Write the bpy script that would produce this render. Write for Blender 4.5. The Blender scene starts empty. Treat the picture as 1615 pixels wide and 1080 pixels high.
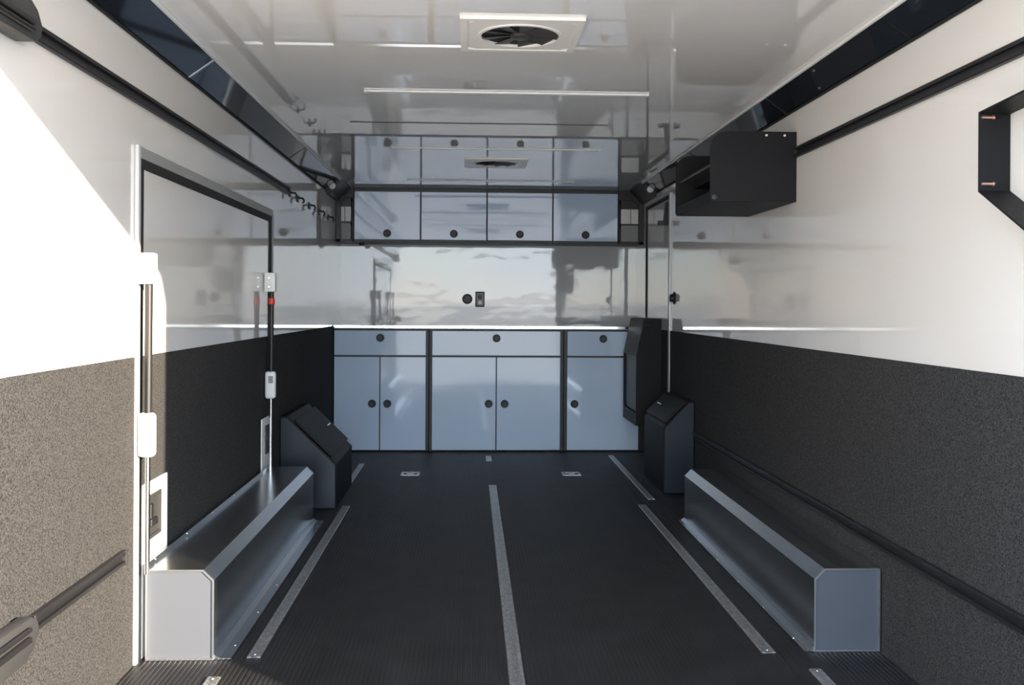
import bpy, bmesh, math, random
from mathutils import Vector, Matrix

S = bpy.context.scene
COL = S.collection
random.seed(4)

# ------------------------------------------------------------------ camera, sky, sun, exposure
FPX, YAW, ROLL = 1560.0, math.atan(66.5 / 1560.0), 0.006
EYE = Vector((0.0, 0.0, 1.142))
cam_data = bpy.data.cameras.new('camera')
cam_data.sensor_fit = 'HORIZONTAL'
cam_data.sensor_width = 36.0
cam_data.lens = FPX / 1615.0 * 36.0
cam_data.shift_y = -(540.0 - 480.4) / 1615.0
cam_data.clip_start = 0.05
cam_data.clip_end = 500
cam = bpy.data.objects.new('camera', cam_data)
COL.objects.link(cam)
_r = Vector((math.cos(YAW), -math.sin(YAW), 0))
_u = Vector((0, 0, 1))
_f = Vector((math.sin(YAW), math.cos(YAW), 0))
_r2 = _r * math.cos(ROLL) + _u * math.sin(ROLL)
_u2 = _u * math.cos(ROLL) - _r * math.sin(ROLL)
M4 = Matrix((_r2, _u2, -_f)).transposed().to_4x4()
M4.translation = EYE
cam.matrix_world = M4
S.camera = cam

SUN_TO = Vector((1.08, -1.0, 0.377)).normalized()      # direction from the trailer towards the sun
world = bpy.data.worlds.new('world')
S.world = world
world.use_nodes = True
wn = world.node_tree
wn.nodes.clear()
sky = wn.nodes.new('ShaderNodeTexSky')
sky.sky_type = 'NISHITA'
sky.sun_disc = False
sky.sun_elevation = math.asin(SUN_TO.z)
sky.sun_rotation = math.atan2(SUN_TO.x, SUN_TO.y)
sky.air_density = 1.0
sky.dust_density = 0.4
sky.ozone_density = 1.0
bg = wn.nodes.new('ShaderNodeBackground')
bg.inputs['Strength'].default_value = 1.85
wo = wn.nodes.new('ShaderNodeOutputWorld')
# clear sky mixed with broken high cloud, the same all round
gain = wn.nodes.new('ShaderNodeVectorMath')
gain.operation = 'SCALE'
gain.inputs['Scale'].default_value = 0.40
wn.links.new(sky.outputs[0], gain.inputs[0])
wtc = wn.nodes.new('ShaderNodeTexCoord')
wmp = wn.nodes.new('ShaderNodeMapping')
wmp.inputs['Scale'].default_value = (1.0, 1.0, 2.6)
wnz = wn.nodes.new('ShaderNodeTexNoise')
wnz.inputs['Scale'].default_value = 2.2
wnz.inputs['Detail'].default_value = 5.0
wrp = wn.nodes.new('ShaderNodeValToRGB')
wrp.color_ramp.elements[0].position = 0.40
wrp.color_ramp.elements[0].color = (0.55, 0.55, 0.55, 1)
wrp.color_ramp.elements[1].position = 0.62
wrp.color_ramp.elements[1].color = (0.90, 0.90, 0.90, 1)
wmx = wn.nodes.new('ShaderNodeMix')
wmx.data_type = 'RGBA'
wn.links.new(wtc.outputs['Generated'], wmp.inputs[0])
wn.links.new(wmp.outputs[0], wnz.inputs['Vector'])
wn.links.new(wnz.outputs['Fac'], wrp.inputs[0])
wn.links.new(wrp.outputs[0], wmx.inputs['Factor'])
wn.links.new(gain.outputs[0], wmx.inputs['A'])
wmx.inputs['B'].default_value = (1.74, 2.04, 2.48, 1)
wn.links.new(wmx.outputs['Result'], bg.inputs[0])
wn.links.new(bg.outputs[0], wo.inputs[0])

sun_data = bpy.data.lights.new('sun', 'SUN')
sun_data.energy = 15.0
sun_data.angle = math.radians(0.6)
sun_data.color = (1.0, 0.815, 0.60)
sun = bpy.data.objects.new('sun', sun_data)
COL.objects.link(sun)
sun.location = SUN_TO * 40
sun.rotation_euler = SUN_TO.to_track_quat('Z', 'Y').to_euler()

S.view_settings.view_transform = 'Standard'
S.view_settings.look = 'None'
S.view_settings.gamma = 1.0
S.view_settings.use_curve_mapping = False
S.view_settings.exposure = 0.70
cy = S.cycles
cy.max_bounces = 12
cy.diffuse_bounces = 8
cy.glossy_bounces = 6
cy.sample_clamp_indirect = 12.0

# ------------------------------------------------------------------ materials
def material(name, color, rough=0.5, metal=0.0, spec=0.5, coat=0.0):
    m = bpy.data.materials.new(name)
    m.use_nodes = True
    b = m.node_tree.nodes['Principled BSDF']
    b.inputs['Base Color'].default_value = (*color, 1)
    b.inputs['Roughness'].default_value = rough
    b.inputs['Metallic'].default_value = metal
    b.inputs['Specular IOR Level'].default_value = spec
    b.inputs['Coat Weight'].default_value = coat
    b.inputs['Coat Roughness'].default_value = 0.015
    return m

def node(m, kind, **kw):
    n = m.node_tree.nodes.new(kind)
    for k, v in kw.items():
        n.inputs[k].default_value = v
    return n

def coords(m, scale=(1, 1, 1)):
    nt = m.node_tree
    tc = nt.nodes.new('ShaderNodeTexCoord')
    mp = nt.nodes.new('ShaderNodeMapping')
    mp.inputs['Scale'].default_value = scale
    nt.links.new(tc.outputs['Object'], mp.inputs[0])
    return mp.outputs[0]

def add_bump(m, scale, strength, dist, stretch=(1, 1, 1), detail=1.0):
    nt = m.node_tree
    n = node(m, 'ShaderNodeTexNoise', Scale=scale, Detail=detail)
    nt.links.new(coords(m, stretch), n.inputs['Vector'])
    bp = node(m, 'ShaderNodeBump', Strength=strength, Distance=dist)
    nt.links.new(n.outputs['Fac'], bp.inputs['Height'])
    nt.links.new(bp.outputs[0], nt.nodes['Principled BSDF'].inputs['Normal'])

def add_speckle(m, c0, c1, scale, lo=0.35, hi=0.65, stretch=(1, 1, 1), detail=3.0):
    nt = m.node_tree
    n = node(m, 'ShaderNodeTexNoise', Scale=scale, Detail=detail)
    nt.links.new(coords(m, stretch), n.inputs['Vector'])
    r = nt.nodes.new('ShaderNodeValToRGB')
    r.color_ramp.elements[0].position = lo
    r.color_ramp.elements[0].color = (*c0, 1)
    r.color_ramp.elements[1].position = hi
    r.color_ramp.elements[1].color = (*c1, 1)
    nt.links.new(n.outputs['Fac'], r.inputs[0])
    nt.links.new(r.outputs[0], nt.nodes['Principled BSDF'].inputs['Base Color'])

WALL = material('white_wall_panel', (0.77, 0.755, 0.735), 0.05, coat=0.6)
add_bump(WALL, 1.4, 0.10, 0.006, (1, 1, 1.4))
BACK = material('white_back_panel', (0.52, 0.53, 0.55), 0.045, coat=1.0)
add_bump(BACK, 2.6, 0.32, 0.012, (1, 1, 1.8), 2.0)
CEIL = material('white_ceiling_panel', (0.84, 0.83, 0.82), 0.015, coat=0.8)
add_bump(CEIL, 0.8, 0.02, 0.003)
CARPET = material('charcoal_felt', (0.05, 0.048, 0.045), 0.95, spec=0.15)
add_speckle(CARPET, (0.012, 0.0130, 0.0150), (0.068, 0.068, 0.069), 230, 0.34, 0.68, detail=5)
add_bump(CARPET, 420, 0.35, 0.0015)
FRONT = material('pale_blue_grey_laminate', (0.63, 0.77, 0.97), 0.07, coat=0.6)
add_bump(FRONT, 2.2, 0.35, 0.010, (1, 1, 1.3), 1.5)
BLACK = material('black_satin', (0.012, 0.012, 0.014), 0.45)
POWDER = material('black_powder_coat', (0.008, 0.008, 0.010), 0.55, spec=0.25)
add_bump(POWDER, 500, 0.15, 0.0006)
FASCIA = material('black_gloss', (0.016, 0.020, 0.027), 0.05)
RUBBER = material('black_ribbed_rubber', (0.013, 0.013, 0.015), 0.55, spec=0.4)
add_speckle(RUBBER, (0.010, 0.010, 0.0115), (0.020, 0.020, 0.0225), 6, 0.3, 0.7)
MATB = material('black_rubber', (0.015, 0.015, 0.016), 0.7)
SKYTINT = material('charcoal_sky_tint', (0.011, 0.016, 0.028), 0.42)
ALU = material('aluminium_sheet', (0.68, 0.715, 0.755), 0.24, 1.0)
add_bump(ALU, 4, 0.08, 0.004, (1, 0.3, 1))
ALUEDGE = material('aluminium_edge', (0.88, 0.89, 0.90), 0.30, 1.0)
EDGE = material('bright_edge_trim', (0.92, 0.92, 0.92), 0.12, 1.0)
ENDPL = material('aluminium_end_plate', (0.125, 0.140, 0.170), 0.38, 0.4)
TRACK = material('anodised_track', (0.58, 0.58, 0.58), 0.42, 0.9)
add_speckle(TRACK, (0.42, 0.42, 0.42), (0.70, 0.70, 0.70), 90)
TRIM = material('light_grey_trim', (0.62, 0.62, 0.62), 0.3, 0.3)
GREYFR = material('grey_door_frame', (0.30, 0.31, 0.31), 0.4)
WHITE = material('white_plastic', (0.85, 0.85, 0.84), 0.35)
WTOP = material('white_worktop', (0.88, 0.88, 0.88), 0.12)
SILVER = material('polished_rod', (0.8, 0.8, 0.8), 0.2, 1.0)
RED = material('red_plastic', (0.65, 0.05, 0.03), 0.4)
COPPER = material('copper_bolt', (0.72, 0.45, 0.36), 0.35, 0.9)
DARKGREY = material('dark_grey_plastic', (0.035, 0.036, 0.038), 0.45)
GREYPL = material('mid_grey_plastic', (0.30, 0.30, 0.31), 0.4)
VENTW = material('cream_vent_plastic', (0.78, 0.76, 0.72), 0.25)
MESHM = material('dark_vent_blade', (0.045, 0.043, 0.040), 0.4)
LED = material('led_diffuser', (0.9, 0.9, 0.9), 0.4)
_b = LED.node_tree.nodes['Principled BSDF']
_b.inputs['Emission Color'].default_value = (1, 0.99, 0.97, 1)
_b.inputs['Emission Strength'].default_value = 0.02
LENS = material('lamp_lens', (0.9, 0.9, 0.9), 0.15)
GROUND = material('pale_concrete', (0.22, 0.215, 0.205), 0.9)
add_speckle(GROUND, (0.42, 0.40, 0.37), (0.52, 0.50, 0.465), 3)

# ------------------------------------------------------------------ mesh helpers
class MB:
    """Collects shapes into one mesh, in world coordinates."""
    def __init__(self):
        self.bm = bmesh.new()

    def box(self, x0, x1, y0, y1, z0, z1, bev=0.0, seg=2):
        c = [self.bm.verts.new(p) for p in ((x0, y0, z0), (x1, y0, z0), (x1, y1, z0), (x0, y1, z0),
                                            (x0, y0, z1), (x1, y0, z1), (x1, y1, z1), (x0, y1, z1))]
        fs = [self.bm.faces.new([c[i] for i in q]) for q in
              ((3, 2, 1, 0), (4, 5, 6, 7), (0, 1, 5, 4), (1, 2, 6, 5), (2, 3, 7, 6), (3, 0, 4, 7))]
        if bev:
            es = {e for f in fs for e in f.edges}
            bmesh.ops.bevel(self.bm, geom=list(es), offset=bev, segments=seg, profile=0.5, affect='EDGES')
        return self

    def prism(self, axis, pts, a, b, bev=0.0, seg=2):
        def P(p, t):
            return {'X': (t, p[0], p[1]), 'Y': (p[0], t, p[1]), 'Z': (p[0], p[1], t)}[axis]
        n = len(pts)
        A = [self.bm.verts.new(P(p, a)) for p in pts]
        B = [self.bm.verts.new(P(p, b)) for p in pts]
        fs = [self.bm.faces.new(A), self.bm.faces.new(B[::-1])]
        for i in range(n):
            j = (i + 1) % n
            fs.append(self.bm.faces.new((A[j], A[i], B[i], B[j])))
        if bev:
            es = {e for f in fs for e in f.edges}
            bmesh.ops.bevel(self.bm, geom=list(es), offset=bev, segments=seg, profile=0.5, affect='EDGES')
        return self

    def ring(self, axis, outer, inner, a, b):
        """An open frame: outer and inner outlines with equal counts, extruded along an axis."""
        def P(p, t):
            return {'X': (t, p[0], p[1]), 'Y': (p[0], t, p[1]), 'Z': (p[0], p[1], t)}[axis]
        n = len(outer)
        oa = [self.bm.verts.new(P(p, a)) for p in outer]
        ob = [self.bm.verts.new(P(p, b)) for p in outer]
        ia = [self.bm.verts.new(P(p, a)) for p in inner]
        ib = [self.bm.verts.new(P(p, b)) for p in inner]
        for i in range(n):
            j = (i + 1) % n
            for q in ((oa[i], oa[j], ia[j], ia[i]), (ob[j], ob[i], ib[i], ib[j]),
                      (oa[j], oa[i], ob[i], ob[j]), (ia[i], ia[j], ib[j], ib[i])):
                self.bm.faces.new(q)
        return self

    def lathe(self, origin, axis, prof, seg=20):
        """prof: (radius, distance along the axis) pairs; closed at both ends."""
        o, a = Vector(origin), Vector(axis).normalized()
        t = a.orthogonal().normalized()
        s = a.cross(t)
        rows = []
        for r, d in prof:
            rows.append([self.bm.verts.new(o + a * d + (t * math.cos(k * 2 * math.pi / seg) + s * math.sin(k * 2 * math.pi / seg)) * max(r, 1e-4))
                         for k in range(seg)])
        for q in range(len(rows) - 1):
            for k in range(seg):
                l = (k + 1) % seg
                self.bm.faces.new((rows[q][k], rows[q][l], rows[q + 1][l], rows[q + 1][k]))
        self.bm.faces.new(rows[0][::-1])
        self.bm.faces.new(rows[-1])
        return self

    def rod(self, p0, p1, r, seg=12):
        d = Vector(p1) - Vector(p0)
        return self.lathe(p0, d, ((r, 0), (r, d.length)), seg)

    def tube(self, pts, r, seg=8):
        for i in range(len(pts) - 1):
            self.rod(pts[i], pts[i + 1], r, seg)
        for p in pts[1:-1]:
            self.ball(p, r)
        return self

    def ball(self, c, r):
        bmesh.ops.create_icosphere(self.bm, subdivisions=2, radius=r, matrix=Matrix.Translation(c))
        return self


OFF = {}

def link(name, mb, mat, parent=None, origin=None, smooth=False):
    me = bpy.data.meshes.new(name)
    off = OFF[parent] if parent is not None else Vector(origin or (0, 0, 0))
    bmesh.ops.recalc_face_normals(mb.bm, faces=mb.bm.faces)
    bmesh.ops.translate(mb.bm, verts=mb.bm.verts, vec=-off)
    mb.bm.to_mesh(me)
    mb.bm.free()
    me.materials.append(mat)
    o = bpy.data.objects.new(name, me)
    COL.objects.link(o)
    if smooth:
        me.polygons.foreach_set('use_smooth', [True] * len(me.polygons))
        try:
            me.set_sharp_from_angle(angle=math.radians(35))
        except Exception:
            pass
    if parent is not None:
        o.parent = parent
    else:
        o.location = off
    OFF[o] = off
    return o

def tag(o, label, cat, group=None):
    o['label'] = label
    o['category'] = cat
    if group:
        o['group'] = group
    return o

def thing(name, loc, label, cat, group=None):
    o = bpy.data.objects.new(name, None)
    o.empty_display_size = 0.05
    COL.objects.link(o)
    o.location = loc
    OFF[o] = Vector(loc)
    return tag(o, label, cat, group)

def struct(name, mb, mat):
    o = link(name, mb, mat)
    o['kind'] = 'structure'
    return o

def copy_tree(src, delta, label=None):
    """A copy of a thing with copies of its parts and sub-parts, moved by delta."""
    r = src.copy()
    COL.objects.link(r)
    r.location = src.location + Vector(delta)
    OFF[r] = OFF[src] + Vector(delta)
    if label:
        r['label'] = label
    for ch in src.children:
        c = ch.copy()
        COL.objects.link(c)
        c.parent = r
        for g in ch.children:
            d = g.copy()
            COL.objects.link(d)
            d.parent = c
    return r

# ------------------------------------------------------------------ the shell
XL, XR, YB, ZC, Y0 = -1.055, 1.375, 8.14, 2.053, 1.28
CARP = 0.97
ZF = 1.978            # where the fascia meets the wall

# ground outside the open rear
struct('ground', MB().box(-900, 900, -900, 900, -0.62, -0.5), GROUND)

# ribbed rubber floor: one rib every 16 mm, running along the trailer
fb = MB()
pitch, ribh = 0.016, 0.0018
prof = []
n = int((XR - XL) / pitch)
for i in range(n + 1):
    x = XL + i * pitch
    prof += [(x, -ribh), (x + 0.006, -ribh), (x + 0.0075, 0.0), (x + 0.0145, 0.0)]
va = [fb.bm.verts.new((p[0], Y0, p[1])) for p in prof]
vb = [fb.bm.verts.new((p[0], YB, p[1])) for p in prof]
for i in range(len(prof) - 1):
    fb.bm.faces.new((va[i], va[i + 1], vb[i + 1], vb[i]))
fb.box(XL - 0.05, XR + 0.05, Y0, YB + 0.05, -0.10, -0.004)
struct('floor', fb, RUBBER)

struct('ceiling', MB().box(XL - 0.05, XR + 0.05, Y0, YB + 0.05, ZC, ZC + 0.06), CEIL)

wl = struct('wall_left', MB().box(XL - 0.05, XL, Y0, YB + 0.05, -0.1, ZC), WALL)
link('carpet_panel', MB().box(XL, XL + 0.004, 2.30, 3.155, 0, CARP), CARPET, wl)
link('carpet_panel', MB().box(XL, XL + 0.004, 5.31, 7.69, 0, CARP), CARPET, wl)
link('carpet_panel', MB().box(XL, XL + 0.014, Y0, 2.30, 0, CARP, 0.003), CARPET, wl)
wr = struct('wall_right', MB().box(XR, XR + 0.05, Y0, YB + 0.05, -0.1, ZC), WALL)
link('carpet_panel', MB().box(XR - 0.004, XR, Y0, 6.72, 0, CARP), CARPET, wr)
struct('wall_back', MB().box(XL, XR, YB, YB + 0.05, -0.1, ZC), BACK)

# rear opening: two posts, a header and the chamfered upper corners
struct('trim_1', MB().box(1.30, XR, Y0, Y0 + 0.08, 0, ZC), TRIM)
struct('trim_2', MB().box(XL - 0.05, XL, Y0 - 0.08, Y0, -0.1, ZC + 0.06), TRIM)
struct('trim_3', MB().box(XL, 1.30, Y0, Y0 + 0.08, 2.03, ZC)
       .prism('Y', ((1.30, 1.96), (1.30, 2.03), (1.24, 2.03)), Y0, Y0 + 0.08), TRIM)

# gloss black fascia between wall and ceiling, in lengths, with a light trim along the ceiling
def fascia(name, side, cuts):
    def X(d):
        return XL + d if side < 0 else XR - d
    o = struct(name, MB().box(min(X(0.099), X(0.112)), max(X(0.099), X(0.112)), Y0, 7.8, ZC - 0.012, ZC - 0.0005, 0.003), WHITE)
    for a, b in zip(cuts[:-1], cuts[1:]):
        link('fascia_panel', MB().prism('Y', ((X(0), ZF), (X(0.098), ZC - 0.004), (X(0), ZC - 0.004)), a + 0.003, b - 0.003, 0.001, 1), FASCIA, o)
    for c in cuts[1:-1]:
        link('joint_cover', MB().prism('Y', ((X(0), ZF - 0.003), (X(0.100), ZC - 0.004), (X(0), ZC - 0.004)), c - 0.006, c + 0.006), ALU if side < 0 and c < 4 else BLACK, o)
    link('wall_bead', MB().box(min(X(0), X(0.008)), max(X(0), X(0.008)), Y0, 7.25, ZF - 0.010, ZF - 0.001, 0.002, 1), MATB, o)
    return o
fascia('trim_4', -1, (Y0, 3.735, 5.78, 7.26))
fascia('trim_5', 1, (Y0, 3.04, 4.256, 5.78, 7.26))
struct('trim_6', MB().box(-0.605, 0.69, 4.975, 4.985, ZC - 0.003, ZC), DARKGREY)     # thin dark line across the middle of the ceiling

# ------------------------------------------------------------------ left side door
d1 = struct('door_1', MB().box(XL, XL + 0.006, 3.215, 5.20, CARP, 1.572, 0.001, 1), WALL)
link('carpet_panel', MB().box(XL, XL + 0.008, 3.215, 5.20, 0.02, CARP - 0.001), CARPET, d1)
link('gasket', MB().box(XL, XL + 0.010, 3.180, 3.215, 0.0, 1.600)
     .box(XL, XL + 0.010, 5.20, 5.262, 0.0, 1.600)
     .box(XL, XL + 0.010, 3.215, 5.20, 1.568, 1.600), MATB, d1)
link('top_frame', MB().box(XL, XL + 0.012, 3.180, 5.285, 1.600, 1.636, 0.002, 1), GREYFR, d1)
link('front_frame', MB().box(XL, XL + 0.014, 3.155, 3.178, 0.0, 1.640, 0.003, 1), TRIM, d1)
link('rear_frame', MB().box(XL, XL + 0.012, 5.262, 5.300, 0.0, 1.610, 0.002, 1), GREYFR, d1)
for a, b, lx0, lx1 in ((3.215, 3.475, 3.24, 3.385), (5.03, 5.262, 5.10, 5.225)):
    p = link('latch_plate', MB().box(XL + 0.006, XL + 0.013, a, b, 0.0, 0.555, 0.002, 1), WHITE, d1)
    link('latch_recess', MB().ring('X', ((lx0, 0.37), (lx1, 0.37), (lx1, 0.515), (lx0, 0.515)),
                                   ((lx0 + .012, 0.382), (lx1 - .012, 0.382), (lx1 - .012, 0.503), (lx0 + .012, 0.503)), XL + 0.012, XL + 0.020)
         .box(XL + 0.012, XL + 0.0145, lx0 + .012, lx1 - .012, 0.382, 0.503), DARKGREY, p)
    link('latch_handle', MB().box(XL + 0.0145, XL + 0.026, (lx0 + lx1) / 2 - 0.045, (lx0 + lx1) / 2 + 0.02, 0.41, 0.435, 0.004)
         .box(XL + 0.0145, XL + 0.024, (lx0 + lx1) / 2 - 0.045, (lx0 + lx1) / 2 - 0.02, 0.435, 0.485, 0.004), BLACK, p)

# gas struts of the side door
def gas_strut(y, label, ring):
    t = thing('gas_strut', (XL, y, 0.66), label, 'gas strut', 'gas struts of the side door')
    x = -1.012
    up = link('upper_bracket', MB().box(XL + 0.010, -0.990, y - 0.022, y + 0.022, 1.200, 1.298, 0.006), WHITE, t, smooth=True)
    for z in (1.225, 1.272):
        link('screw', MB().lathe((-1.022, y - 0.0215, z), (0, -1, 0), ((0.006, 0), (0.006, 0.002), (0.003, 0.003)), 10), SILVER, up)
    link('cylinder_tube', MB().rod((x, y, 0.79), (x + 0.001, y, 1.20), 0.0118, 16), BLACK, t, smooth=True)
    if ring:
        link('red_ring', MB().lathe((x, y, 1.135), (0, 0, 1), ((0.013, 0), (0.0175, 0.004), (0.0175, 0.030), (0.013, 0.034)), 16), RED, t, smooth=True)
    lo = link('lower_bracket', MB().box(XL + 0.013, -0.988, y - 0.020, y + 0.020, 0.655, 0.795, 0.014, 3), WHITE, t, smooth=True)
    link('warning_label', MB().box(-1.022, -0.998, y - 0.0208, y - 0.0200, 0.735, 0.772), GREYPL, lo)
    link('rod', MB().rod((x, y, 0.285), (x, y, 0.66), 0.008, 12), SILVER, t, smooth=True)
    return t
gas_strut(3.165, 'sunlit white bracketed gas strut on the near edge of the side door', False)
gas_strut(5.10, 'shaded gas strut with red ring on the far edge of the side door', True)

# ------------------------------------------------------------------ right side door
d2 = struct('door_2', MB().box(XR - 0.006, XR, 6.77, 7.595, 0.03, 1.88, 0.001, 1), WALL)
link('carpet_panel', MB().box(XR - 0.009, XR - 0.006, 6.77, 7.595, 0.03, CARP), CARPET, d2)
link('rear_gasket', MB().box(XR - 0.012, XR, 7.595, 7.64, 0.0, 1.905), MATB, d2)
link('top_gasket', MB().box(XR - 0.012, XR, 6.75, 7.595, 1.88, 1.905), MATB, d2)
link('front_frame', MB().box(XR - 0.012, XR, 6.72, 6.742, 0.0, 1.92, 0.003, 1), TRIM, d2)
link('front_gasket', MB().box(XR - 0.010, XR, 6.742, 6.77, 0.0, 1.88), GREYFR, d2)
link('sill', MB().box(1.325, 1.352, 7.0, 7.42, 0.0, 0.012, 0.003, 1), ALU, d2)
link('door_stay', MB().prism('Y', ((1.375, 1.70), (1.375, 1.86), (1.355, 1.86), (1.34, 1.73), (1.30, 1.73), (1.30, 1.70)), 6.80, 6.84), BLACK, d2)

# ------------------------------------------------------------------ tie-down rails on the walls
def wall_rail(side, y0, y1, z, label, w=0.042):
    def X(d):
        return XL + d if side < 0 else XR - d
    b = 0.004 if z < CARP else 0.0
    h = w / 2
    pts = [(X(b), z - h), (X(b + .014), z - h), (X(b + .016), z - h + .003), (X(b + .016), z - .009), (X(b + .006), z - .009),
           (X(b + .006), z + .009), (X(b + .016), z + .009), (X(b + .016), z + h - .003), (X(b + .014), z + h), (X(b), z + h)]
    o = link('tie_down_rail', MB().prism('Y', pts, y0, y1), BLACK, None, (X(0), (y0 + y1) / 2, z))
    tag(o, label, 'rail', 'tie-down rails along the walls')
    for ye in (y0, y1):
        s = 1 if ye == y0 else -1
        link('end_cap', MB().box(min(X(b), X(b + .0175)), max(X(b), X(b + .0175)), min(ye, ye + s * .012), max(ye, ye + s * .012), z - h - .001, z + h + .001, 0.002, 1), MATB, o)
    return o
wall_rail(-1, 2.37, 5.74, 1.79, 'long black rail on the white wall above the side door')
wall_rail(-1, 2.41, 3.05, 0.370, 'short black rail on the sunlit carpet before the side door')
wall_rail(1, Y0 + .2, 4.112, 1.79, 'long black rail on the cream wall ending at the black shelf box')
wall_rail(1, Y0 + .2, 5.935, 0.362, 'long black rail low on the dark carpet above the wheel box')

def rail_clamp(z, down, label):
    t = thing('rail_clamp', (XL, 2.30, z), label, 'clamp', 'clamps at the rail ends')
    s = -1 if down else 1
    link('body', MB().prism('X', ((2.10, z + s * 0.06), (2.30, z + s * 0.055), (2.345, z + s * 0.035), (2.372, z), (2.362, z - s * 0.026), (2.335, z - s * 0.042), (2.10, z - s * 0.045)),
                            XL + (0.014 if down else 0), XL + 0.05, 0.006), DARKGREY, t, smooth=True)
    link('slot_bar', MB().box(XL + 0.045, XL + 0.060, 2.10, 2.31, z - 0.010, z + 0.004, 0.003), BLACK, t)
    link('strap_loop', MB().rod((XL + 0.058, 2.12, z - s * 0.022), (XL + 0.058, 2.30, z - s * 0.022), 0.006), BLACK, t, smooth=True)
rail_clamp(1.785, False, 'dark clamp at the near end of the upper left rail')
rail_clamp(0.372, True, 'dark clamp at the near end of the short lower rail')

# row of little black hooks on the wall beyond the upper left rail
hk = thing('wall_hook', (XL, 5.82, 1.785), 'small black hook just beyond the end of the upper left rail', 'hook', 'small hooks beyond the upper rail')
link('plate', MB().box(XL, XL + 0.006, 5.79, 5.85, 1.762, 1.806, 0.002, 1), BLACK, hk)
link('hook', MB().tube([(XL + .004, 5.82, 1.79), (XL + .035, 5.82, 1.785), (XL + .042, 5.82, 1.768), (XL + .032, 5.82, 1.755)], 0.006), BLACK, hk, smooth=True)
for dy, lab in ((0.26, 'small black hook, second along the row past the upper left rail'),
                (0.70, 'small black hook in the middle of the row past the upper left rail'),
                (1.12, 'small black hook, last but one before the left corner shelf'),
                (1.58, 'small black hook nearest the left corner shelf')):
    copy_tree(hk, (0, dy, -0.003), lab)

# ------------------------------------------------------------------ base cabinets
YF = 7.686
def knob(parent, x, z, y=YF):
    k = link('knob', MB().lathe((x, y, z), (0, -1, 0), ((0.031, 0), (0.031, 0.006), (0.027, 0.010), (0.020, 0.010), (0.018, 0.017), (0.0165, 0.019), (0.004, 0.019)), 24), BLACK, parent, smooth=True)
    return k

def base_cabinet(x0, x1, fx0, fx1, splits, knobs, label):
    t = thing('base_cabinet', ((x0 + x1) / 2, 7.92, 0), label, 'cabinet', 'base cabinets along the back wall')
    link('carcass', MB().box(x0 + 0.001, x1 - 0.001, YF + 0.014, YB - 0.004, 0.002, 0.950, 0.002, 1), BLACK, t)
    dr = link('drawer', MB().box(fx0, fx1, YF, YF + 0.014, 0.746, 0.936, 0.0025), FRONT, t)
    knob(dr, (fx0 + fx1) / 2 if len(splits) or True else 0, 0.880)
    edges = [fx0] + list(splits) + [fx1]
    for i, (a, b) in enumerate(zip(edges[:-1], edges[1:])):
        a2 = a + (0.004 if i else 0)
        b2 = b - (0.004 if i < len(edges) - 2 else 0)
        dd = link('door', MB().box(a2, b2, YF, YF + 0.014, 0.012, 0.732, 0.0025), FRONT, t)
        knob(dd, knobs[i], 0.371)
    return t
base_cabinet(XL + 0.006, -0.3135, -1.044, -0.338, (-0.692,), (-0.751, -0.634), 'pale two-door base cabinet beside the left carpet wall')
base_cabinet(-0.3135, 0.7345, -0.289, 0.707, (0.209,), (0.151, 0.275), 'widest two-door base cabinet in the middle of the back wall')
base_cabinet(0.7345, XR - 0.002, 0.762, 1.322, (), (0.820,), 'single-door base cabinet partly behind the door bin')
wt = tag(link('worktop', MB().box(XL + 0.006, XR - 0.002, YF, YB - 0.002, 0.951, 0.974), WTOP, None, (0.16, 7.9, 0.951)),
    'thin white worktop across the three base cabinets', 'worktop')

link('edge_strip', MB().prism('X', [(YF, 0.957), (YF - 0.0125, 0.957), (YF - 0.0115, 0.975), (YF, 0.975)], XL + 0.006, XR - 0.002), EDGE, wt)

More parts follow.
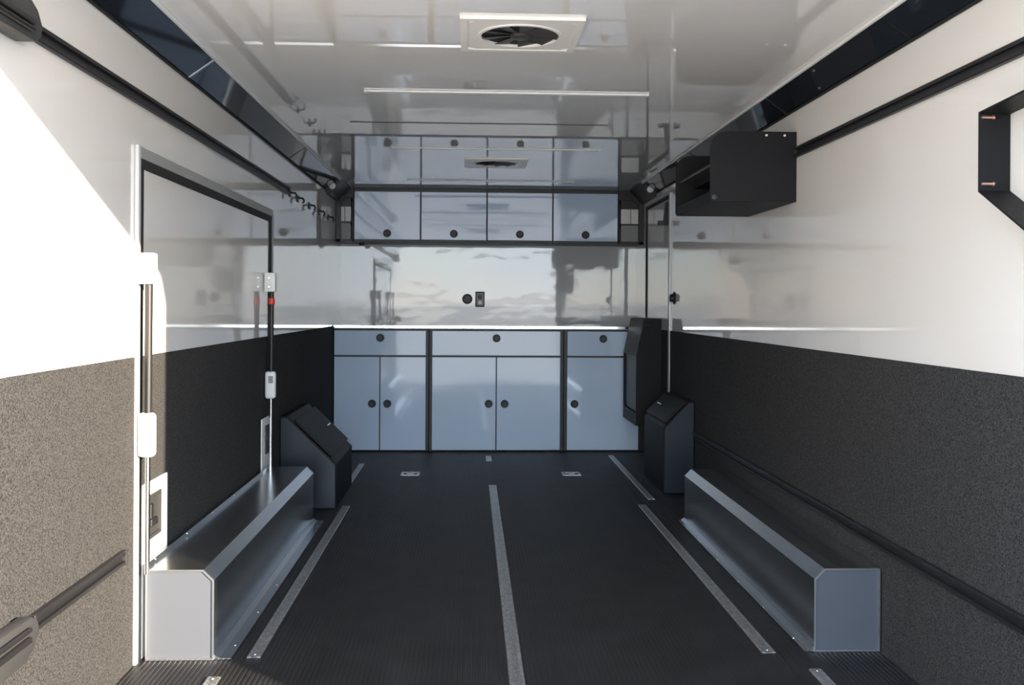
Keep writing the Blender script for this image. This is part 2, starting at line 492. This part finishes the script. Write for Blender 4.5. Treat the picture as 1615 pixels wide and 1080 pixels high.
# ------------------------------------------------------------------ upper cabinets
YU = 7.80
ub = [-0.914, -0.390, 0.131, 0.652, 1.172]
ulab = ['upper cabinet beside the left corner shelf', 'upper cabinet second from the left corner shelf',
        'upper cabinet second from the right corner shelf', 'upper cabinet beside the right corner shelf']
for i in range(4):
    a, b = ub[i], ub[i + 1]
    t = thing('upper_cabinet', ((a + b) / 2, 7.97, 1.628), ulab[i], 'cabinet', 'upper cabinets under the ceiling')
    link('carcass', MB().box(a + 0.0005, b - 0.0005, YU + 0.014, YB - 0.004, 1.628, ZC - 0.001, 0.001, 1), BLACK, t)
    dd = link('door', MB().box(a + 0.005, b - 0.005, YU, YU + 0.014, 1.648, 2.024, 0.0025), FRONT, t)
    knob(dd, (a + b) / 2, 1.697, YU)
for x0, x1, side in ((XL + 0.002, -0.916, 'left'), (1.174, XR - 0.002, 'right')):
    t = thing('corner_shelf', ((x0 + x1) / 2, 7.97, 1.628), 'narrow open black-framed shelf in the %s corner beside the upper cabinets' % side, 'shelf', 'corner shelves')
    w = 0.022
    out = x0 if side == 'left' else x1
    s = 1 if side == 'left' else -1
    link('side_post', MB().box(x0, x0 + w + (0.016 if s > 0 else -0.012), YU, YU + 0.05, 1.628, 1.975, 0.002, 1), BLACK, t)
    link('side_post', MB().box(x1 - w - (0.016 if s < 0 else -0.012), x1, YU, YU + 0.05, 1.628, 1.975, 0.002, 1), BLACK, t)
    link('bottom_board', MB().box(x0, x1, YU, YB - 0.012, 1.628, 1.648, 0.001, 1), BLACK, t)
    link('middle_board', MB().box(x0 + w, x1 - w, YU + 0.005, YB - 0.012, 1.776, 1.788, 0.001, 1), BLACK, t)
    link('top_board', MB().prism('Y', ((x0, 1.975), (x1, 1.975), (x1, ZC - 0.001) if s > 0 else (x1, 1.990), (x0 + 0.1, ZC - 0.001) if s > 0 else (x1 - 0.1, ZC - 0.001), (x0, 1.990) if s > 0 else (x0, ZC - 0.001)), YU, YB - 0.012), BLACK, t)
    cx = out + s * 0.037
    link('corner_gusset', MB().prism('Y', [(cx, 1.975), (cx, 1.90)] + [(cx + s * 0.065 * (1 - math.cos(q)), 1.90 + 0.075 * math.sin(q)) for q in (0.5, 0.9, 1.25, 1.5)], YU + 0.002, YU + 0.03), BLACK, t)
    link('upper_panel', MB().box(x0 + w, x1 - w, YU + 0.022, YU + 0.028, 1.788, 1.905), WHITE, t)
    link('lower_panel', MB().box(x0 + w, x1 - w, YU + 0.022, YU + 0.028, 1.648, 1.776), GREYPL, t)
    link('head_panel', MB().box(x0 + w, x1 - w, YU + 0.022, YU + 0.028, 1.905, 1.975), BLACK, t)
    link('divider', MB().box((x0 + x1) / 2 - 0.003, (x0 + x1) / 2 + 0.003, YU + 0.012, YU + 0.022, 1.788, 1.905), GREYPL, t)

# small lamps in the fascia ends
for side in (-1, 1):
    def X(d):
        return XL + d if side < 0 else XR - d
    t = thing('corner_light', (X(0.03), 7.53, 1.97), 'black corner light with white lens at the %s end of the ceiling edge' % ('left' if side < 0 else 'right'), 'light', 'corner lights by the upper cabinets')
    link('housing', MB().prism('Y', ((X(0), 1.945), (X(0.015), 1.945), (X(0.118), 2.046), (X(0.118), ZC - 0.001), (X(0), ZC - 0.001)), 7.262, 7.795, 0.003), BLACK, t)
    nrm = Vector((1 if side < 0 else -1, -0.9, -0.9)).normalized()
    c = Vector((X(0.048), 7.264, 2.000))
    link('lens', MB().lathe(c, (0, -1, 0), ((0.024, 0), (0.024, 0.006), (0.018, 0.012), (0.008, 0.014)), 20), LENS, t, smooth=True)
    link('bezel', MB().lathe(c + Vector((0, 0.002, 0)), (0, -1, 0), ((0.031, 0), (0.031, 0.005), (0.026, 0.007)), 20), DARKGREY, t, smooth=True)

# sockets on the back wall
t = thing('round_socket', (-0.021, YB, 1.187), 'round black socket on the glossy back wall', 'socket')
link('flange', MB().lathe((-0.021, YB, 1.187), (0, -1, 0), ((0.042, 0), (0.042, 0.005), (0.037, 0.009), (0.034, 0.009)), 24), BLACK, t, smooth=True)
link('flap', MB().lathe((-0.021, YB - 0.008, 1.187), (0, -1, 0), ((0.033, 0), (0.033, 0.008), (0.028, 0.012), (0.005, 0.012)), 24), DARKGREY, t, smooth=True)
t = thing('power_outlet', (0.083, YB, 1.185), 'upright black framed outlet with grey switch next to the round socket', 'outlet')
link('plate', MB().box(0.045, 0.121, YB - 0.010, YB, 1.122, 1.248, 0.004), BLACK, t)
link('face', MB().box(0.056, 0.110, YB - 0.014, YB - 0.009, 1.135, 1.235, 0.002, 1), GREYPL, t)
link('switch', MB().box(0.066, 0.100, YB - 0.020, YB - 0.013, 1.185, 1.220, 0.003), BLACK, t)
link('socket', MB().lathe((0.083, YB - 0.013, 1.158), (0, -1, 0), ((0.014, 0), (0.014, 0.004), (0.010, 0.005)), 16), WHITE, t, smooth=True)
t = thing('puck_switch', (-0.863, 7.92, 1.61), 'tiny black puck under the upper cabinet nearest the left corner', 'switch')
link('body', MB().lathe((-0.863, 7.92, 1.6275), (0, 0, -1), ((0.022, 0), (0.022, 0.016), (0.016, 0.022)), 16), BLACK, t, smooth=True)
t = thing('door_lock', (XR, 6.60, 1.193), 'round black lock on the right wall beside the side entry door', 'lock')
link('flange', MB().lathe((XR, 6.60, 1.193), (-1, 0, 0), ((0.042, 0), (0.042, 0.006), (0.036, 0.010), (0.030, 0.010)), 24), BLACK, t, smooth=True)
link('knob', MB().lathe((XR - 0.009, 6.60, 1.193), (-1, 0, 0), ((0.026, 0), (0.026, 0.016), (0.020, 0.024), (0.006, 0.025)), 24), BLACK, t, smooth=True)

# ------------------------------------------------------------------ ceiling fittings
cl = thing('ceiling_light', (0.155, 4.24, ZC), 'white strip light on the ceiling just beyond the near vent', 'light', 'strip lights across the ceiling')
link('diffuser', MB().box(-0.445, 0.755, 4.228, 4.252, ZC - 0.008, ZC - 0.001, 0.003), LED, cl)
link('end_cap', MB().box(-0.455, -0.445, 4.226, 4.254, ZC - 0.010, ZC, 0.001, 1), WHITE, cl)
link('end_cap', MB().box(0.755, 0.765, 4.226, 4.254, ZC - 0.010, ZC, 0.001, 1), WHITE, cl)
copy_tree(cl, (-0.005, 1.53, 0), 'white strip light on the ceiling just before the far vent')
copy_tree(cl, (-0.008, 3.01, 0), 'white strip light on the ceiling nearest the upper cabinets')

VX, VY = 0.163, 3.325
rv = thing('roof_vent', (VX, VY, ZC), 'square white ceiling vent with dark round grille, nearest the open rear', 'vent', 'round vents in the ceiling')
link('frame', MB().ring('Z', [(VX + .2 * a, VY + .2 * b) for a, b in ((-1, -1), (1, -1), (1, 1), (-1, 1))],
                        [(VX + .175 * a, VY + .175 * b) for a, b in ((-1, -1), (1, -1), (1, 1), (-1, 1))], ZC - 0.010, ZC), VENTW, rv)
NR = 32
sq = []
for k in range(NR):
    q = 2 * math.pi * (k + 0.5) / NR
    c, s_ = math.cos(q), math.sin(q)
    m_ = max(abs(c), abs(s_))
    sq.append((VX + .176 * c / m_, VY + .176 * s_ / m_))
ci = [(VX + .138 * math.cos(2 * math.pi * (k + .5) / NR), VY + .138 * math.sin(2 * math.pi * (k + .5) / NR)) for k in range(NR)]
link('face_plate', MB().ring('Z', sq, ci, ZC - 0.008, ZC), VENTW, rv)
co = [(VX + .144 * math.cos(2 * math.pi * (k + .5) / NR), VY + .144 * math.sin(2 * math.pi * (k + .5) / NR)) for k in range(NR)]
ci2 = [(VX + .131 * math.cos(2 * math.pi * (k + .5) / NR), VY + .131 * math.sin(2 * math.pi * (k + .5) / NR)) for k in range(NR)]
link('ring', MB().ring('Z', co, ci2, ZC - 0.011, ZC - 0.001), VENTW, rv)
link('backing', MB().lathe((VX, VY, ZC - 0.0005), (0, 0, -1), ((0.135, 0), (0.135, 0.001)), 32), MATB, rv)
for k in range(9):
    q = 2 * math.pi * k / 9
    d = Vector((math.cos(q), math.sin(q), 0))
    e = Vector((-d.y, d.x, 0))
    c = Vector((VX, VY, 0))
    bb = MB()
    vs = [c + d * .025 - e * .008, c + d * .126 - e * .030, c + d * .126 + e * .024, c + d * .025 + e * .010]
    zs = [ZC - .003, ZC - .003, ZC - .011, ZC - .008]
    lo_ = [bb.bm.verts.new((v.x, v.y, z)) for v, z in zip(vs, zs)]
    hi_ = [bb.bm.verts.new((v.x, v.y, z + .0015)) for v, z in zip(vs, zs)]
    bb.bm.faces.new(lo_); bb.bm.faces.new(hi_[::-1])
    for i in range(4):
        bb.bm.faces.new((lo_[(i + 1) % 4], lo_[i], hi_[i], hi_[(i + 1) % 4]))
    link('blade', bb, MESHM, rv)
link('hub', MB().lathe((VX, VY, ZC - 0.001), (0, 0, -1), ((0.030, 0), (0.030, 0.012), (0.022, 0.016)), 20), MESHM, rv, smooth=True)
copy_tree(rv, (-0.003, 3.015, 0), 'square white ceiling vent with dark round grille, farther one near the upper cabinets')

# ------------------------------------------------------------------ wheel boxes
def wheel_box(side, xi, xf, ya, yb, h, label):
    w = XL + 0.028 if side < 0 else XR - 0.010          # wall side
    s = -1 if side < 0 else 1
    t = thing('wheel_box', ((w + xi) / 2, (ya + yb) / 2, 0), label, 'wheel box', 'aluminium wheel boxes')
    c = 0.034
    th = 0.004
    outer = [(w, 0.001), (w, h), (xi + s * c, h), (xi, h - c), (xi, 0.001)]
    inner = [(w - s * th, 0.001), (w - s * th, h - th), (xi + s * (c + th * .4), h - th), (xi + s * th, h - c - th * .4), (xi + s * th, 0.001)]
    b = MB()
    def P(p, y):
        return (p[0], y, p[1])
    oa = [b.bm.verts.new(P(p, ya)) for p in outer]; ob = [b.bm.verts.new(P(p, yb)) for p in outer]
    ia = [b.bm.verts.new(P(p, ya)) for p in inner]; ib = [b.bm.verts.new(P(p, yb)) for p in inner]
    for i in range(4):
        j = i + 1
        for q in ((oa[i], oa[j], ob[j], ob[i]), (ia[j], ia[i], ib[i], ib[j]), (oa[i], ia[i], ia[j], oa[j]), (ob[j], ib[j], ib[i], ob[i])):
            b.bm.faces.new(q)
    link('cover', b, ALU, t)
    e = link('front_edge', MB().ring('Y', outer, [(w - s * .006, .007), (w - s * .006, h - .006), (xi + s * (c + .003), h - .006), (xi + s * .006, h - c - .003), (xi + s * .006, .007)], ya - 0.003, ya), ALUEDGE, t)
    link('end_plate', MB().prism('Y', inner, ya + 0.003, ya + 0.007), ENDPL, t)
    link('end_plate', MB().prism('Y', inner, yb - 0.007, yb - 0.003), ENDPL, t)
    link('floor_flange', MB().prism('Y', ((xi, 0.002), (xf, 0.002), (xf, 0.006), (xi - s * 0.018, 0.007), (xi, 0.018)), ya, yb + 0.006), ALU, t)
    if side < 0:
        link('wall_flange', MB().box(w - 0.004, w, ya, yb, h - 0.002, h + 0.016), ALU, t)
    nb = 6 if side < 0 else 0
    for i in range(nb):
        y = ya + 0.1 + (yb - ya - 0.2) * i / (nb - 1)
        link('rivet', MB().lathe((w, y, h + 0.009), (-s, 0, 0), ((0.004, 0), (0.0035, 0.002), (0.0015, 0.003)), 8), ALU, t)
    for i in range(6):
        y = ya + 0.12 + (yb - ya - 0.24) * i / 5
        link('screw', MB().lathe(((xi + xf) / 2 - s * .012, y, 0.006), (0, 0, 1), ((0.0045, 0), (0.004, 0.0015), (0.002, 0.002)), 8), ALU, t)
    return t
wheel_box(-1, -0.811, -0.756, 3.20, 5.21, 0.290, 'aluminium wheel box with sunlit end plate, below the side door')
wheel_box(1, 1.143, 1.110, 3.225, 5.20, 0.276, 'aluminium wheel box with bluish shaded end plate along the right carpet wall')

# ------------------------------------------------------------------ dark corner boxes behind the wheel boxes
def wedge(pts, y0, y1, face, label, latch):
    t = thing('storage_box', (pts[0][0], (y0 + y1) / 2, 0), label, 'storage box', 'dark slanted storage boxes')
    link('body', MB().prism('Y', pts, y0 + 0.006, y1, 0.004), POWDER, t)
    link('front_panel', MB().prism('Y', face, y0, y0 + 0.007, 0.002, 1), SKYTINT, t)  # bluer than the body: sky light on this face is put into its colour
    (xa, za), (xb, zb) = latch
    d = Vector((xb - xa, 0, zb - za)).normalized()
    nn = Vector((-d.z, 0, d.x))
    if nn.z < 0:
        nn = -nn
    lid = MB()
    A = Vector((xa, 0, za)) + nn * 0.004
    B = Vector((xb, 0, zb)) + nn * 0.004
    lid.prism('Y', [(A.x, A.z), (B.x, B.z), (B.x + nn.x * .012, B.z + nn.z * .012), (A.x + nn.x * .012, A.z + nn.z * .012)], y0 + 0.02, y1 - 0.01, 0.003)
    l = link('lid', lid, POWDER, t)
    m_ = (A + B) / 2 + nn * 0.012
    link('handle', MB().tube([(m_.x, y1 - 0.30, m_.z), (m_.x + nn.x * .022, y1 - 0.30, m_.z + nn.z * .022), (m_.x + nn.x * .022, y1 - 0.20, m_.z + nn.z * .022), (m_.x, y1 - 0.20, m_.z)], 0.005), SILVER, l, smooth=True)
    return t
xw = XL + 0.005
wedge([(xw, 0.001), (-0.737, 0.001), (-0.737, 0.25), (-1.010, 0.515), (xw, 0.515)], 5.53, 6.27,
      [(xw + .006, 0.006), (-0.742, 0.006), (-0.742, 0.247), (-1.010, 0.508), (xw + .006, 0.508)],
      'dark slanted storage box behind the left wheel box', ((-0.77, 0.282), (-0.98, 0.486)))
xw = XR - 0.005
wedge([(xw, 0.001), (xw, 0.560), (1.335, 0.560), (1.179, 0.400), (1.179, 0.001)], 5.95, 6.62,
      [(xw - .006, 0.006), (xw - .006, 0.553), (1.335, 0.553), (1.185, 0.397), (1.185, 0.006)],
      'dark slanted storage box between the right wheel box and entry door', ((1.20, 0.421), (1.32, 0.545)))

# ------------------------------------------------------------------ bin on the right entry door
t = thing('door_bin', (1.36, 7.29, 0.29), 'tall black bin with a sloped top hung on the right entry door', 'bin')
w = XR - 0.010
o_ = [(w, 0.300), (w, 1.046), (1.240, 1.046), (1.186, 0.780), (1.186, 0.285), (1.215, 0.285)]
link('near_end_plate', MB().prism('Y', o_, 7.00, 7.008), POWDER, t)
link('far_end_plate', MB().prism('Y', o_, 7.572, 7.58), POWDER, t)
link('back_panel', MB().box(w - 0.006, w, 7.008, 7.572, 0.300, 1.040), POWDER, t)
link('top_panel', MB().prism('Y', ((w - .006, 1.040), (w - .006, 1.046), (1.240, 1.046), (1.186, 0.780), (1.192, 0.780), (1.245, 1.040)), 7.008, 7.572), POWDER, t)
link('bottom_panel', MB().box(1.19, w - .006, 7.008, 7.572, 0.290, 0.296), POWDER, t)
link('front_lip', MB().box(1.186, 1.191, 7.008, 7.572, 0.285, 0.375), POWDER, t)
link('inner_panel', MB().box(1.200, 1.204, 7.008, 7.572, 0.375, 0.778), SKYTINT, t)
link('latch', MB().box(1.25, 1.29, 6.990, 7.000, 0.98, 1.02, 0.004), POWDER, t)

# ------------------------------------------------------------------ black shelf box on the right wall
t = thing('shelf_box', (XR, 4.47, 1.58), 'black metal shelf box high on the right wall at the end of the rail', 'shelf')
def end_outline(x0, x1, z0, z1, r):
    pts = [(x1, z0), (x1, z1), (x0 + r, z1)]
    for k in range(1, 6):
        q = math.pi / 2 * k / 6
        pts.append((x0 + r - r * math.sin(q), z1 - r + r * math.cos(q)))
    pts += [(x0, z1 - r), (x0, z0 + 0.012), (x0 + 0.012, z0)]
    return pts
eo = end_outline(1.006, XR - 0.001, 1.582, 1.878, 0.075)
link('near_end_plate', MB().prism('Y', eo, 4.119, 4.125, 0.0015, 1), POWDER, t)
link('far_end_plate', MB().prism('Y', eo, 4.817, 4.823, 0.0015, 1), POWDER, t)
link('bottom_board', MB().box(1.010, XR - 0.001, 4.125, 4.817, 1.583, 1.589), POWDER, t)
link('back_board', MB().box(XR - 0.007, XR - 0.001, 4.125, 4.817, 1.589, 1.872), POWDER, t)
link('front_lip', MB().box(1.008, 1.014, 4.125, 4.817, 1.583, 1.625, 0.001, 1), POWDER, t)
link('middle_shelf', MB().box(1.10, XR - 0.007, 4.125, 4.817, 1.715, 1.721)
     .box(1.095, 1.101, 4.125, 4.817, 1.715, 1.755), POWDER, t)
link('hanging_bar', MB().rod((1.03, 4.125, 1.745), (1.03, 4.817, 1.745), 0.008), DARKGREY, t, smooth=True)
for x in (1.245, 1.322):
    link('rivet', MB().lathe((x, 4.119, 1.862), (0, -1, 0), ((0.0055, 0), (0.0055, 0.002), (0.003, 0.004)), 10), ALUEDGE, t, smooth=True)
link('corner_bumper', MB().lathe((1.025, 4.119, 1.600), (0, -1, 0), ((0.011, 0), (0.011, 0.003), (0.006, 0.005)), 12), DARKGREY, t, smooth=True)

# ------------------------------------------------------------------ six-sided frame on the near right wall
t = thing('wall_frame', (XR, 2.2, 1.45), 'black many-sided open metal frame with copper bolts on the cream wall', 'frame')
op = [(2.470, 1.437), (2.470, 1.640), (2.22, 1.655), (1.98, 1.655), (1.86, 1.56), (1.86, 1.42), (1.98, 1.29), (2.20, 1.29)]
cy_, cz_ = 2.165, 1.47
ip = []
for i in range(len(op)):
    p0, p1, p2 = Vector(op[i - 1]), Vector(op[i]), Vector(op[(i + 1) % len(op)])
    e1, e2 = (p1 - p0).normalized(), (p2 - p1).normalized()
    n1, n2 = Vector((-e1.y, e1.x)), Vector((-e2.y, e2.x))
    bis = (n1 + n2).normalized()
    if bis.dot(Vector((cy_, cz_)) - p1) < 0:
        bis = -bis
    k = 0.005 / max(0.4, abs(bis.dot(n1)))
    ip.append(tuple(p1 + bis * k))
link('frame_band', MB().ring('X', op, ip, 1.293, XR - 0.001), POWDER, t)
for z in (1.456, 1.626):
    link('bolt', MB().rod((1.298, 2.462, z), (1.326, 2.462, z), 0.004, 10).lathe((1.326, 2.462, z), (1, 0, 0), ((0.006, 0), (0.006, 0.004)), 8), COPPER, t, smooth=True)

# ------------------------------------------------------------------ floor tracks
def floor_track(x, y0, y1, w, label, holes=True):
    t = thing('floor_track', (x, (y0 + y1) / 2, 0), label, 'floor track', 'cargo tracks let into the floor')
    h = w / 2
    link('base', MB().prism('Y', ((x - h, 0.0005), (x + h, 0.0005), (x + h, 0.003), (x + h - .0025, 0.006), (x + h - .012, 0.006), (x + h - .012, 0.0022),
                                  (x - h + .012, 0.0022), (x - h + .012, 0.006), (x - h + .0025, 0.006), (x - h, 0.003)), y0, y1), TRACK, t)
    # scalloped lips: a row of round openings down the middle
    p = 0.0254
    n = max(1, int((y1 - y0) / p))
    p = (y1 - y0) / n
    b = MB()
    hw = h - 0.012
    z = 0.0058
    r = min(0.0085, hw * 0.85)
    K = 8
    for i in range(n):
        yc = y0 + p * (i + 0.5)
        circ, sqr = [], []
        for k in range(K):
            q = 2 * math.pi * (k + .5) / K
            c, s_ = math.cos(q), math.sin(q)
            m_ = max(abs(c), abs(s_))
            circ.append(b.bm.verts.new((x + r * c, yc + r * s_, z)))
            sqr.append(b.bm.verts.new((x + hw * c / m_, yc + p / 2 * s_ / m_, z)))
        for k in range(K):
            l = (k + 1) % K
            b.bm.faces.new((circ[k], circ[l], sqr[l], sqr[k]))
    o = link('perforated_lip', b, TRACK, t)
    for ye in (y0, y1):
        link('end_screw', MB().lathe((x, ye + (0.018 if ye == y0 else -0.018), 0.0055), (0, 0, 1), ((0.006, 0), (0.005, 0.002), (0.002, 0.0025)), 8), TRACK, t)
    return t
floor_track(-0.688, 3.215, 5.60, 0.044, 'long pale floor track beside the left wheel box')
floor_track(0.150, 2.2, 6.235, 0.048, 'longest pale floor track down the middle of the floor')
floor_track(0.990, 3.215, 5.61, 0.046, 'long pale floor track beside the right wheel box')
floor_track(-0.762, 6.30, 7.08, 0.038, 'short pale floor track past the left storage box')
floor_track(1.075, 5.78, 7.46, 0.040, 'medium pale floor track leading to the single-door base cabinet')
floor_track(0.146, 7.21, 7.43, 0.040, 'tiny pale floor track stub in front of the middle base cabinet')
floor_track(-0.770, 1.9, 3.045, 0.040, 'pale floor track whose end lies in front of the sunlit wheel box')
floor_track(1.090, 1.9, 3.062, 0.040, 'pale floor track whose end lies in front of the shaded right wheel box')

# recessed lashing rings
def lashing(x, y, label):
    t = thing('lashing_ring', (x, y, 0), label, 'lashing ring', 'lashing rings in the floor')
    link('tray', MB().ring('Z', ((x - .062, y - .062), (x + .062, y - .062), (x + .062, y + .062), (x - .062, y + .062)),
                           ((x - .045, y - .045), (x + .045, y - .045), (x + .045, y + .045), (x - .045, y + .045)), 0.0005, 0.005), TRACK, t)
    link('pan', MB().box(x - .045, x + .045, y - .045, y + .045, 0.0005, 0.0015), BLACK, t)
    link('ring', MB().tube([(x - .034, y + .03, .006), (x - .034, y - .026, .008), (x - .02, y - .038, .008), (x + .02, y - .038, .008), (x + .034, y - .026, .008), (x + .034, y + .03, .006)], 0.005), SILVER, t, smooth=True)
lashing(-0.392, 6.67, 'lashing ring in the floor left of the middle track')
lashing(0.690, 6.66, 'lashing ring in the floor right of the middle track')
